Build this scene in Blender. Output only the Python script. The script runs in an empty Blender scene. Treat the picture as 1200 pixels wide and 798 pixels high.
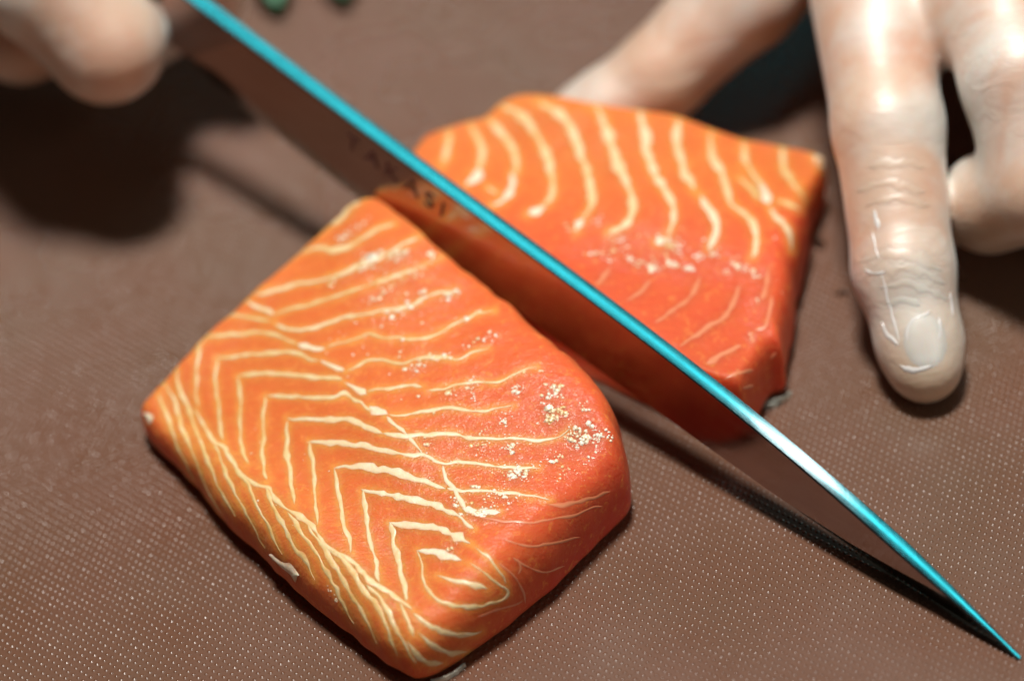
import bpy, math, random
import numpy as np
from mathutils import Vector, Matrix
from mathutils.bvhtree import BVHTree

random.seed(7); rng = np.random.default_rng(7)
SC = bpy.context.scene
COL = SC.collection
S = 0.01                                   # all shapes below are written in centimetres

# ------------------------------------------------------------------ camera
EL, ROLL, DIST, FP = math.radians(45), math.radians(-8), 52.0, 3900.0
ZS = 0.81                                  # the heights below were first judged for a steeper view; this brings them to this one
cf = np.array([0, math.cos(EL), -math.sin(EL)]); r0 = np.array([1., 0, 0]); u0 = np.cross(r0, cf)
cr = math.cos(ROLL)*r0 + math.sin(ROLL)*u0
cu = -math.sin(ROLL)*r0 + math.cos(ROLL)*u0
CP = -DIST*cf
cam = bpy.data.cameras.new('camera'); camo = bpy.data.objects.new('camera', cam); COL.objects.link(camo)
camo.matrix_world = Matrix(((cr[0], cu[0], -cf[0], CP[0]*S), (cr[1], cu[1], -cf[1], CP[1]*S),
                            (cr[2], cu[2], -cf[2], CP[2]*S), (0, 0, 0, 1)))
cam.sensor_width = 36; cam.lens = FP/1200*36
cam.clip_start = 0.02; cam.clip_end = 20
cam.dof.use_dof = True; cam.dof.focus_distance = 0.481; cam.dof.aperture_fstop = 6.6
SC.camera = camo

# ------------------------------------------------------------------ world, lamps, exposure
W = bpy.data.worlds.new('World'); SC.world = W; W.use_nodes = True
bg = W.node_tree.nodes['Background']
bg.inputs[0].default_value = (0.78, 1.0, 0.93, 1); bg.inputs[1].default_value = 0.022

def area(name, loc, target, size, power, col):
    l = bpy.data.lights.new(name, 'AREA'); l.shape = 'DISK'; l.size = size; l.energy = power; l.color = col
    o = bpy.data.objects.new(name, l); COL.objects.link(o)
    o.location = loc
    o.rotation_euler = (Vector(target)-Vector(loc)).to_track_quat('-Z', 'Y').to_euler()
    return o
area('ceiling_lamp', (0.02, 0.13, 1.10), (0, 0, 0), 0.20, 16.5, (1.0, 0.95, 0.88))
LP, LQ = (0.61, 0.80, 0.76), (0.69, -0.60, 0.01)                       # long blue strip light behind, mirrored by the spine
tube = area('blue_strip_lamp', LP, (0, 0, 0), 1.20, 0.62, (0.045, 0.78, 0.88))
tube.data.shape = 'RECTANGLE'; tube.data.size_y = 0.08
_z = Vector(LP).normalized(); _x = Vector(LQ); _x = (_x-_z*_x.dot(_z)).normalized(); _y = _z.cross(_x)
tube.matrix_world = Matrix.Translation(LP) @ Matrix((_x, _y, _z)).transposed().to_4x4()
area('fill_lamp', (0.62, -0.62, 0.62), (0, 0, 0), 0.6, 1.3, (1.0, 0.94, 0.88))  # added soft fill from front right, brightens the salmon's end face
area('spine_glint_lamp', (0.69, 0.72, 0.76), (0, 0, 0), 0.13, 0.16, (0.9, 1.0, 1.0))  # unseen lamp added only for the white glint on the spine

SC.view_settings.view_transform = 'Standard'; SC.view_settings.look = 'None'
SC.view_settings.exposure = 0.0; SC.view_settings.gamma = 1.0
SC.render.engine = 'CYCLES'
SC.cycles.use_denoising = True
try: SC.cycles.denoiser = 'OPENIMAGEDENOISE'
except Exception: pass
SC.cycles.max_bounces = 8
SC.cycles.sample_clamp_direct = 6; SC.cycles.sample_clamp_indirect = 3

# ------------------------------------------------------------------ helpers
def ray(x, y): return cf + cr*(x-600)/FP - cu*(y-399)/FP
def un(x, y, z):
    d = ray(x, y); return CP + d*((z*ZS-CP[2])/d[2])
def px(P):
    v = np.asarray(P) - CP; w = v @ cf
    return np.stack([600+FP*(v @ cr)/w, 399-FP*(v @ cu)/w], -1)

def mesh(name, verts, faces, mat, parent=None, smooth=True, attrs=None):
    me = bpy.data.meshes.new(name)
    me.from_pydata((np.asarray(verts, float)*S).tolist(), [], [list(map(int, f)) for f in faces])
    if smooth: me.polygons.foreach_set('use_smooth', [True]*len(me.polygons))
    for k, a in (attrs or {}).items():
        at = me.attributes.new(k, 'FLOAT', 'POINT'); at.data.foreach_set('value', np.asarray(a, np.float32))
    me.update()
    o = bpy.data.objects.new(name, me); COL.objects.link(o)
    if mat: me.materials.append(mat)
    if parent: o.parent = parent
    return o
def tag(o, label, cat, group=None):
    o['label'] = label; o['category'] = cat
    if group: o['group'] = group
    return o
def empty(name, loc_cm):
    o = bpy.data.objects.new(name, None); COL.objects.link(o); o.location = [c*S for c in loc_cm]; o.empty_display_size = .01
    return o
def adopt(child, parent):
    child.parent = parent
    child.matrix_parent_inverse = Matrix.Translation(parent.location).inverted()

def smoothpath(pts, step=2.0):
    """Catmull-Rom through points (any dimension), resampled evenly."""
    P = np.asarray(pts, float)
    if len(P) == 2: P = np.array([P[0], (P[0]+P[1])/2, P[1]])
    Q = np.vstack([2*P[0]-P[1], P, 2*P[-1]-P[-2]])
    out = []
    for i in range(1, len(Q)-2):
        a, b, c, d = Q[i-1], Q[i], Q[i+1], Q[i+2]
        for t in np.linspace(0, 1, 12, endpoint=False):
            out.append(.5*((2*b)+(-a+c)*t+(2*a-5*b+4*c-d)*t*t+(-a+3*b-3*c+d)*t**3))
    out.append(P[-1]); out = np.array(out)
    L = np.r_[0, np.cumsum(np.linalg.norm(np.diff(out[:, :2], axis=0), axis=1))]
    n = max(4, int(L[-1]/step)); s = np.linspace(0, L[-1], n)
    return np.stack([np.interp(s, L, out[:, j]) for j in range(out.shape[1])], 1)
def wobble(n, scale, amp):
    k = max(2, int(n/scale)+2); v = rng.normal(0, amp, k)
    return np.interp(np.linspace(0, k-1, n), np.arange(k), v)

# ---- materials
def newmat(name):
    m = bpy.data.materials.new(name); m.use_nodes = True
    nt = m.node_tree; return m, nt, nt.nodes['Principled BSDF']
def nd(nt, t, **kw):
    n = nt.nodes.new(t)
    for k, v in kw.items():
        if k in n.inputs: n.inputs[k].default_value = v
        else: setattr(n, k, v)
    return n
def noise(nt, scale, detail=3, rough=.55, vec=None, dist=0):
    n = nd(nt, 'ShaderNodeTexNoise'); n.inputs['Scale'].default_value = scale
    n.inputs['Detail'].default_value = detail; n.inputs['Roughness'].default_value = rough
    n.inputs['Distortion'].default_value = dist
    if vec is None:
        tc = nd(nt, 'ShaderNodeTexCoord'); vec = tc.outputs['Object']
    nt.links.new(vec, n.inputs['Vector']); return n.outputs['Fac']
def mapping(nt, scale=(1, 1, 1), rot=(0, 0, 0)):
    tc = nd(nt, 'ShaderNodeTexCoord'); mp = nd(nt, 'ShaderNodeMapping')
    mp.inputs['Scale'].default_value = scale; mp.inputs['Rotation'].default_value = rot
    nt.links.new(tc.outputs['Object'], mp.inputs['Vector']); return mp.outputs['Vector']
def ramp(nt, fac, stops):
    r = nd(nt, 'ShaderNodeValToRGB'); e = r.color_ramp.elements
    while len(e) < len(stops): e.new(.5)
    for i, (p, c) in enumerate(stops):
        e[i].position = p; e[i].color = (*c, 1) if len(c) == 3 else c
    nt.links.new(fac, r.inputs['Fac']); return r.outputs['Color']
def mix(nt, fac, a, b, mode='MIX'):
    m = nd(nt, 'ShaderNodeMix'); m.data_type = 'RGBA'; m.blend_type = mode
    for v, i in ((fac, 0), (a, 6), (b, 7)):
        if hasattr(v, 'links'): nt.links.new(v, m.inputs[i])
        elif i == 0: m.inputs[0].default_value = v
        else: m.inputs[i].default_value = (*v, 1)
    return m.outputs[2]
def mth(nt, op, a, b=0.0, clamp=False):
    m = nd(nt, 'ShaderNodeMath'); m.operation = op; m.use_clamp = clamp
    for v, i in ((a, 0), (b, 1)):
        if hasattr(v, 'links'): nt.links.new(v, m.inputs[i])
        else: m.inputs[i].default_value = v
    return m.outputs[0]
def bump(nt, h, strength, dist, prev=None):
    b = nd(nt, 'ShaderNodeBump'); b.inputs['Strength'].default_value = strength; b.inputs['Distance'].default_value = dist
    nt.links.new(h, b.inputs['Height'])
    if prev: nt.links.new(prev, b.inputs['Normal'])
    return b.outputs['Normal']
def attr(nt, name):
    a = nd(nt, 'ShaderNodeAttribute'); a.attribute_name = name; return a.outputs['Fac']

# brown plastic cutting board
M_board, nt, b = newmat('brown_board_plastic')
c1 = ramp(nt, noise(nt, 22, 3), [(.30, (.150, .054, .024)), (.52, (.147, .063, .031)), (.72, (.138, .073, .039))])
c2 = mix(nt, mth(nt, 'MULTIPLY', noise(nt, 900, 2), .45), c1, (.09, .05, .038))
nt.links.new(c2, b.inputs['Base Color'])
nt.links.new(ramp(nt, noise(nt, 30, 4), [(.38, (.25,)*3), (.66, (.32,)*3)]), b.inputs['Roughness'])
b.inputs['Specular IOR Level'].default_value = 1.0

# salmon flesh
def salmon_mat(name):
    m, nt, b = newmat(name)
    tone, fat = attr(nt, 'tone'), attr(nt, 'fat')
    fib = noise(nt, 260, 4, .6, mapping(nt, (1, 3.2, 1.5), (0, 0, .5)))
    t2 = mth(nt, 'ADD', tone, mth(nt, 'MULTIPLY', mth(nt, 'SUBTRACT', fib, .5), .5), True)
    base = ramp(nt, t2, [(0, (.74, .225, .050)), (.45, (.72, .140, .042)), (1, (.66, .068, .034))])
    f2 = mth(nt, 'MULTIPLY', fat, mth(nt, 'ADD', noise(nt, 500, 3), .25), True)
    col = mix(nt, f2, base, (.86, .42, .09))
    sp_ = ramp(nt, noise(nt, 820, 3, .7, None, .6), [(.56, (0, 0, 0)), (.72, (.55, .55, .55))])
    col = mix(nt, sp_, col, (.88, .36, .085))
    nt.links.new(col, b.inputs['Base Color'])
    b.inputs['Subsurface Weight'].default_value = .85
    b.inputs['Subsurface Radius'].default_value = (1.0, .30, .14)
    b.inputs['Subsurface Scale'].default_value = .0060
    b.inputs['Roughness'].default_value = .5
    b.inputs['Specular IOR Level'].default_value = .16
    b.inputs['Coat Weight'].default_value = .05; b.inputs['Coat Roughness'].default_value = .2
    n1 = bump(nt, noise(nt, 900, 3, .6, mapping(nt, (1, 2.5, 1), (0, 0, .5))), .3, .0004)
    n2 = bump(nt, noise(nt, 300, 4, .65), .35, .0010, n1)
    wet = attr(nt, 'wet')
    bn = nd(nt, 'ShaderNodeBump'); bn.inputs['Distance'].default_value = .0008
    nt.links.new(noise(nt, 1000, 2, .5, None, .8), bn.inputs['Height']); nt.links.new(mth(nt, 'MULTIPLY', wet, 1.0, True), bn.inputs['Strength'])
    nt.links.new(n2, bn.inputs['Normal']); nt.links.new(bn.outputs['Normal'], b.inputs['Coat Normal']); nt.links.new(n2, b.inputs['Normal'])
    nt.links.new(mth(nt, 'ADD', mth(nt, 'MULTIPLY', wet, .5), .07, True), b.inputs['Coat Weight'])
    b.inputs['Coat Roughness'].default_value = .2
    return m
M_salmon = salmon_mat('salmon_flesh')

M_fat, nt, b = newmat('salmon_fat')
ed = attr(nt, 'edge'); pale = attr(nt, 'pale')
cc = ramp(nt, noise(nt, 420, 4), [(.25, (.74, .44, .14)), (.5, (.78, .55, .24)), (.75, (.82, .68, .42))])
cc = mix(nt, pale, cc, (.88, .78, .62))
e2 = mth(nt, 'ADD', ed, mth(nt, 'MULTIPLY', mth(nt, 'SUBTRACT', noise(nt, 1100, 3), .5), .9), True)
cc = mix(nt, mth(nt, 'POWER', e2, 1.6), cc, (.78, .24, .05))
nt.links.new(cc, b.inputs['Base Color'])
b.inputs['Subsurface Weight'].default_value = .3; b.inputs['Subsurface Radius'].default_value = (1, .5, .25)
b.inputs['Subsurface Scale'].default_value = .001
b.inputs['Roughness'].default_value = .45; b.inputs['Coat Weight'].default_value = .12; b.inputs['Coat Roughness'].default_value = .2
nt.links.new(bump(nt, noise(nt, 900, 3), .4, .0004), b.inputs['Normal'])

M_faint, nt, b = newmat('salmon_membrane')
ed = attr(nt, 'edge')
cc = mix(nt, mth(nt, 'POWER', ed, .8), (.74, .27, .13), (.66, .10, .035))
nt.links.new(cc, b.inputs['Base Color']); b.inputs['Roughness'].default_value = .36
b.inputs['Coat Weight'].default_value = .3; b.inputs['Coat Roughness'].default_value = .18

M_speck, nt, b = newmat('fat_and_glint_specks')
cc = ramp(nt, noise(nt, 300, 2), [(.34, (.86, .55, .22)), (.58, (.93, .86, .70))])  # cream fat flecks; the palest tone paints wet glints
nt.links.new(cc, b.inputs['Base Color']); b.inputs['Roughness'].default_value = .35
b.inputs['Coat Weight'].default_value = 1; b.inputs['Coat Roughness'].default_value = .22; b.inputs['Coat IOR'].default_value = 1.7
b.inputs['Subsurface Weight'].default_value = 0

M_skin, nt, b = newmat('silver_fish_skin')
nt.links.new(ramp(nt, noise(nt, 300, 3), [(.4, (.30, .36, .34)), (.6, (.66, .60, .48))]), b.inputs['Base Color'])
b.inputs['Metallic'].default_value = .35; b.inputs['Roughness'].default_value = .22

# steel
def steel(name, rough, col):
    m, nt, b = newmat(name)
    b.inputs['Metallic'].default_value = 1; b.inputs['Base Color'].default_value = (*col, 1)
    g = noise(nt, 700, 3, .6, mapping(nt, (.05, .05, 1.2)))
    nt.links.new(ramp(nt, g, [(.3, (rough*.8,)*3), (.7, (rough*1.25,)*3)]), b.inputs['Roughness'])
    nt.links.new(bump(nt, noise(nt, 1500, 2, .5, mapping(nt, (.06, .06, 1))), .10, .00006), b.inputs['Normal'])
    sm = noise(nt, 90, 4, .65, mapping(nt, (.4, .4, 1.5)))
    nt.links.new(mix(nt, ramp(nt, sm, [(.35, (0, 0, 0)), (.75, (1, 1, 1))]), tuple(c*.82 for c in col), col), b.inputs['Base Color'])
    return m
M_blade = steel('brushed_blade_steel', .15, (.46, .36, .335))
M_bevel = steel('dark_reflection_bevel_steel', .13, (.22, .25, .23))  # dark reflection on the bevel is put into this steel colour
M_spine = steel('spine_steel', .11, (.72, .78, .80))
M_ink, nt, b = newmat('etched_mark'); b.inputs['Base Color'].default_value = (.09, .03, .03, 1); b.inputs['Roughness'].default_value = .5
M_handle, nt, b = newmat('dark_wood_handle')
nt.links.new(ramp(nt, noise(nt, 120, 4, .6, mapping(nt, (1, 1, 6))), [(.3, (.008, .008, .009)), (.7, (.022, .017, .015))]), b.inputs['Base Color'])
b.inputs['Roughness'].default_value = .45
M_ferrule, nt, b = newmat('black_ferrule')
nt.links.new(ramp(nt, noise(nt, 200, 3), [(.3, (.010, .009, .009)), (.7, (.020, .016, .014))]), b.inputs['Base Color'])
b.inputs['Roughness'].default_value = .4

# gloved skin
M_glove, nt, b = newmat('clear_glove_over_skin')
cc = ramp(nt, noise(nt, 75, 4), [(.3, (.70, .37, .26)), (.5, (.73, .45, .33)), (.72, (.75, .52, .40))])
film = ramp(nt, noise(nt, 48, 4, .6, None, .5), [(.42, (0, 0, 0)), (.68, (.72, .72, .72))])
cc = mix(nt, film, cc, (.80, .78, .75))
nt.links.new(cc, b.inputs['Base Color'])
b.inputs['Subsurface Weight'].default_value = .3; b.inputs['Subsurface Radius'].default_value = (1, .38, .2)
b.inputs['Subsurface Scale'].default_value = .004
b.inputs['Roughness'].default_value = .42
b.inputs['Coat Weight'].default_value = 1; b.inputs['Coat IOR'].default_value = 1.62; b.inputs['Coat Roughness'].default_value = .46; b.inputs['Coat Tint'].default_value = (.93, 1, 1, 1)
b.inputs['Sheen Weight'].default_value = .25; b.inputs['Sheen Roughness'].default_value = .4; b.inputs['Sheen Tint'].default_value = (.85, 1, 1, 1)
wr = attr(nt, 'wrinkle')
w1 = noise(nt, 330, 3, .6, mapping(nt, (.22, 1.0, 1.0), (0, 0, .12)), 1.2)
w2 = noise(nt, 90, 3, .6, None, .6)
h = mth(nt, 'ADD', mth(nt, 'MULTIPLY', w1, wr), mth(nt, 'MULTIPLY', w2, .22))
nailf = attr(nt, 'nail')
cc = mix(nt, mth(nt, 'MULTIPLY', attr(nt, 'tan'), .85, True), cc, (.70, .40, .21))  # skin tone plus orange bounce light painted under the fingers
nt.links.new(mix(nt, mth(nt, 'MULTIPLY', nailf, .22, True), cc, (.72, .72, .71)), b.inputs['Base Color'])
nt.links.new(mth(nt, 'SUBTRACT', .52, mth(nt, 'MULTIPLY', nailf, .22)), b.inputs['Coat Roughness'])
nt.links.new(bump(nt, h, .5, .0016), b.inputs['Normal'])
M_crease, nt, b = newmat('glove_fold_film')
b.inputs['Base Color'].default_value = (.80, .78, .76, 1); b.inputs['Roughness'].default_value = .2
b.inputs['Coat Weight'].default_value = 1; b.inputs['Coat Roughness'].default_value = .1
M_leaf, nt, b = newmat('green_leaf')
nt.links.new(ramp(nt, noise(nt, 80, 3), [(.3, (.004, .085, .03)), (.7, (.008, .19, .07))]), b.inputs['Base Color']); b.inputs['Roughness'].default_value = .4
M_water, nt, b = newmat('water'); b.inputs['Roughness'].default_value = .02; b.inputs['IOR'].default_value = 1.33
b.inputs['Transmission Weight'].default_value = 1.0

# ------------------------------------------------------------------ cutting board
BX, BY0, BY1, TH = 34, -22, 40, 1.6
v = [(-BX, BY0, 0), (BX, BY0, 0), (BX, BY1, 0), (-BX, BY1, 0), (-BX, BY0, -TH), (BX, BY0, -TH), (BX, BY1, -TH), (-BX, BY1, -TH)]
board = mesh('cutting_board', v, [(0, 1, 2, 3), (7, 6, 5, 4), (0, 4, 5, 1), (1, 5, 6, 2), (2, 6, 7, 3), (3, 7, 4, 0)], M_board, smooth=False)
board['kind'] = 'structure'
def nubs():
    o_ = un(900, 520, 0); a = (un(906.3, 523.2, 0)-o_)[:2]; bb = (un(897.9, 526.9, 0)-o_)[:2]
    i, j = np.meshgrid(np.arange(-170, 170), np.arange(-170, 170))
    P = i[..., None]*a + j[..., None]*bb; P = P.reshape(-1, 2)
    P = P[(P[:, 0] > -10.5) & (P[:, 0] < 11) & (P[:, 1] > -9.8) & (P[:, 1] < 12.5)]
    P = P + rng.normal(0, .0035, P.shape)
    # slow warp so the rows are not ruler straight
    P[:, 0] += .03*np.sin(P[:, 1]*.9+.4); P[:, 1] += .03*np.sin(P[:, 0]*.8)
    n = len(P); K = 6
    ang = np.arange(K)/K*2*math.pi
    R = .036*(1+rng.normal(0, .04, n)); Hh = .0135*(1+rng.normal(0, .05, n)).clip(.5, 1.5)
    V = np.zeros((n, 2*K+1, 3))
    for q, (fr, fh) in enumerate(((1.0, -.03), (.55, .72))):
        V[:, q*K:(q+1)*K, 0] = P[:, :1] + R[:, None]*fr*np.cos(ang+.3*q)
        V[:, q*K:(q+1)*K, 1] = P[:, 1:] + R[:, None]*fr*np.sin(ang+.3*q)
        V[:, q*K:(q+1)*K, 2] = Hh[:, None]*fh
    V[:, 2*K] = np.c_[P, Hh]
    F = []
    for q in range(K):
        F += [(q, (q+1) % K, K+(q+1) % K), (q, K+(q+1) % K, K+q), (K+q, K+(q+1) % K, 2*K)]
    F = np.array(F)[None]+(np.arange(n)*(2*K+1))[:, None, None]
    V = V.reshape(-1, 3)*S; F = F.reshape(-1, 3)
    me = bpy.data.meshes.new('raised_nubs'); me.vertices.add(len(V)); me.vertices.foreach_set('co', V.ravel())
    me.loops.add(F.size); me.loops.foreach_set('vertex_index', F.ravel().astype(np.int32))
    me.polygons.add(len(F)); me.polygons.foreach_set('loop_start', np.arange(0, F.size, 3, dtype=np.int32))
    me.polygons.foreach_set('use_smooth', np.ones(len(F), bool)); me.update(calc_edges=True)
    me.materials.append(M_board)
    o = bpy.data.objects.new('raised_nubs', me); COL.objects.link(o); o.parent = board; o['kind'] = 'stuff'
nubs()

# ------------------------------------------------------------------ knife (single-bevel slicer)
TIP = un(1197, 772, .05); HEEL = un(232, 0, 4.3); LEAN = math.radians(12)      # the spine leans a little away from the camera
_v = (HEEL-TIP)[:2]; _a = math.atan2(-_v[1], -_v[0]); _p = math.asin(math.tan(LEAN)*(HEEL[2]-TIP[2])/np.linalg.norm(_v))
for _s in (1, -1):
    kd = np.array([math.cos(_a+_s*_p), math.sin(_a+_s*_p)])
    if np.array([-kd[1], kd[0]]) @ _v > 0: break
KD = np.array([*kd, 0]); KF = np.array([-kd[1], kd[0], 0])                      # along the edge; level, away from the camera
KN = KF*math.cos(LEAN)-np.array([0, 0, math.sin(LEAN)]); KU = KF*math.sin(LEAN)+np.array([0, 0, math.cos(LEAN)])
T0 = np.array([TIP[0], TIP[1], 0])
def onblade(x, y):
    d = ray(x, y); p = CP + d*((T0-CP) @ KN/(d @ KN)); return (T0-p) @ KD, (p-T0) @ KU      # distance from tip, height up the blade
spine_px = [(176, -42), (232, 0), (300, 50), (407, 130), (480, 185), (538, 229), (690, 340), (800, 424), (860, 472), (928, 529), (1004, 592), (1060, 643), (1112, 691), (1160, 736), (1190, 765)]
edge_px = [(262, 112), (300, 148), (397, 224), (500, 300), (600, 372), (700, 441), (765, 486), (816, 523), (879, 567), (940, 612), (1004, 656), (1060, 694), (1110, 726), (1160, 756), (1190, 771)]
shin_px = [(262, 82), (300, 117), (397, 194), (518, 290), (600, 350), (690, 416), (760, 465), (830, 515), (915, 575), (1004, 632), (1060, 664), (1112, 694), (1160, 738), (1190, 766)]
def curve(pp):
    q = np.array([onblade(*p) for p in pp]); q = q[np.argsort(q[:, 0])]; return q
sp, eg, sh = curve(spine_px), curve(edge_px), curve(shin_px)
LEN = sp[-1, 0]
_pf = np.polyfit(sp[:, 0], sp[:, 1], 5)
def zs(s): return float(np.polyval(_pf, s))            # one smooth sweep from tip to heel
def ze(s): return max(.05, float(np.interp(s, eg[:, 0], eg[:, 1])))
def zh(s): return float(np.interp(s, sh[:, 0], sh[:, 1]))
knife = empty('kitchen_knife', (TIP[0], TIP[1], 0))
tag(knife, 'long steel slicing knife with bright blue-lit spine cutting between the two salmon pieces', 'knife')
def bp(s, off, z): return T0 - KD*s + KN*off + KU*z
ss = np.concatenate([np.linspace(.03, 2, 26), np.linspace(2.2, LEN, 60)])
rows = []
for s in ss:
    t = .31*min(1, .2+.8*(min(s, 2.2)/2.2)**.8); h = t/2
    z1, z3 = zs(s), ze(s); z3 = min(z3, z1-.02); z2 = min(max(zh(s), z3+.005), z1-.012)
    c = min(.02, (z1-z3)*.2, h*.4)
    if s > LEN-1.5:                                  # rounded heel
        q = min(1, (s-(LEN-1.5))/.8); z3 = z3+(z1-1.15-z3)*q*q; z2 = max(z2, z3+.03)
    rows.append([bp(s, -h+c, z1), bp(s, h-c, z1), bp(s, h, z1-c), bp(s, h, z3), bp(s, h-.012, z3), bp(s, -h*.86, z2), bp(s, -h, z1-c), bp(s, -h*.3, z1+h*.02), bp(s, h*.3, z1+h*.02)])
rows = np.array(rows); n = len(rows)
def strip(cols, name, mat):
    V = rows[:, cols].reshape(-1, 3); m = len(cols); F = []
    for i in range(n-1):
        for j in range(m-1): F.append((i*m+j, i*m+j+1, (i+1)*m+j+1, (i+1)*m+j))
    if len(cols) == 8: F += [tuple(range(7)), tuple((n-1)*m+j for j in range(6, -1, -1))]
    o = mesh(name, V, F, mat, smooth=False); adopt(o, knife); return o
blade = strip([5, 6], 'blade', M_blade)
# blade core: back face and heel/tip ends belong to the same part
V = rows[:, [2, 3, 4]].reshape(-1, 3)
me_v = np.vstack([rows[:, [5, 6]].reshape(-1, 3), V, rows[-1]])
F = [(i*2, i*2+1, i*2+3, i*2+2) for i in range(n-1)]; o2 = 2*n
for i in range(n-1):
    for j in range(2): F.append((o2+i*3+j, o2+i*3+j+1, o2+(i+1)*3+j+1, o2+(i+1)*3+j))
F.append(tuple(len(me_v)-9+j for j in (0, 7, 8, 1, 2, 3, 4, 5, 6)))
o3 = len(me_v); me_v = np.vstack([me_v, rows[:, [6, 0]].reshape(-1, 3), rows[:, [1, 2]].reshape(-1, 3)])      # ground corners beside the spine
for q in (0, 2*n):
    for i in range(n-1): F.append((o3+q+i*2, o3+q+i*2+1, o3+q+i*2+3, o3+q+i*2+2))
bpy.data.objects.remove(blade)
blade = mesh('blade', me_v, F, M_blade, smooth=False); adopt(blade, knife)
bevel = strip([4, 5], 'bevel', M_bevel)
spine = strip([0, 7, 8, 1], 'spine', M_spine)
spine.data.polygons.foreach_set('use_smooth', [True]*len(spine.data.polygons))
# etched letters
tcu = bpy.data.curves.new('mark', 'FONT'); tcu.body = 'TAKASI'; tcu.size = .40; tcu.space_character = 1.4; tcu.extrude = .002; tcu.offset = -.002
to = bpy.data.objects.new('mark_src', tcu); COL.objects.link(to)
me = bpy.data.meshes.new_from_object(to.evaluated_get(bpy.context.evaluated_depsgraph_get()))
bpy.data.objects.remove(to)
s0, z0 = onblade(412, 166); s1, z1 = onblade(526, 250)
dirb = np.array([s0-s1, z1-z0]); dirb /= np.linalg.norm(dirb)
xs = KD*dirb[0]+KU*dirb[1]; ys = -KD*dirb[1]+KU*dirb[0]
TV = np.array([v.co[:] for v in me.vertices]); wd = TV[:, 0].max(); kx = math.hypot(s0-s1, z1-z0)/wd
TV[:, 0] *= kx
hh = .17*.95
P0 = bp(s0, -.162, z0)
TW = P0 + TV[:, :1]*xs + TV[:, 1:2]*ys - TV[:, 2:3]*KN
mk = mesh('etched_lettering', TW, [tuple(p.vertices) for p in me.polygons], M_ink, smooth=False); adopt(mk, knife)
mk['label'] = 'small dark letters etched along the blade near its spine'

# handle: octagonal dark handle, brown ferrule
slope = (sp[-1, 1]-sp[-8, 1])/(sp[-1, 0]-sp[-8, 0])
AX = -KD+KU*slope; AX /= np.linalg.norm(AX)
AZ = np.cross(KN, AX); AZ = AZ if AZ[2] > 0 else -AZ
A0 = bp(LEN-.25, 0, zs(LEN)-.72)
def prism(name, d0, d1, w0, h0, w1, h1, mat, seg=16, p=3.0):
    V, F = [], []
    st = [(d0, .86), (d0+.06, 1), ((d0+d1)/2, 1), (d1-.06, 1), (d1, .86)]
    for d, k in st:
        q = (d-d0)/(d1-d0)
        for a in range(seg):
            th = 2*math.pi*(a+.5)/seg; c, s_ = math.cos(th), math.sin(th)
            rr = (abs(c)**p+abs(s_)**p)**(-1/p)
            V.append(A0+AX*d+KN*c*rr*k*(w0+(w1-w0)*q)+AZ*s_*rr*k*(h0+(h1-h0)*q))
    for i in range(len(st)-1):
        for a in range(seg): F.append((i*seg+a, i*seg+(a+1) % seg, (i+1)*seg+(a+1) % seg, (i+1)*seg+a))
    F += [tuple(range(seg))[::-1], tuple((len(st)-1)*seg+a for a in range(seg))]
    o = mesh(name, V, F, mat); adopt(o, knife); return o
prism('ferrule', .0, .42, .50, .66, .58, .70, M_ferrule)
prism('handle', .43, 12.5, .62, .74, .85, 1.0, M_handle)

# ------------------------------------------------------------------ salmon pieces
def resample_closed(C, n):
    C = np.asarray(C, float); m = len(C); Q = np.vstack([C[-1], C, C[0], C[1]]); out = []
    for i in range(1, m+1):
        a, b_, c, d = Q[i-1], Q[i], Q[i+1], Q[i+2]
        for t in np.linspace(0, 1, 16, endpoint=False):
            # mostly straight between controls, slightly rounded
            cr_ = .5*((2*b_)+(-a+c)*t+(2*a-5*b_+4*c-d)*t*t+(-a+3*b_-3*c+d)*t**3)
            out.append(.6*cr_+.4*(b_+(c-b_)*t))
    out = np.array(out); out2 = np.vstack([out, out[:1]])
    L = np.r_[0, np.cumsum(np.linalg.norm(np.diff(out2[:, :2], axis=0), axis=1))]
    s = np.linspace(0, L[-1], n, endpoint=False)
    return np.stack([np.interp(s, L, out2[:, j]) for j in range(C.shape[1])], 1)

def vnoise(P, freq, seed):
    """cheap smooth noise: sum of random plane waves"""
    r = np.random.default_rng(seed); v = np.zeros(len(P))
    for _ in range(10):
        d = r.normal(size=3); d /= np.linalg.norm(d); v += np.sin(P @ d*freq*(.6+.8*r.random())+r.random()*6.28)
    return v/4.5

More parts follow.
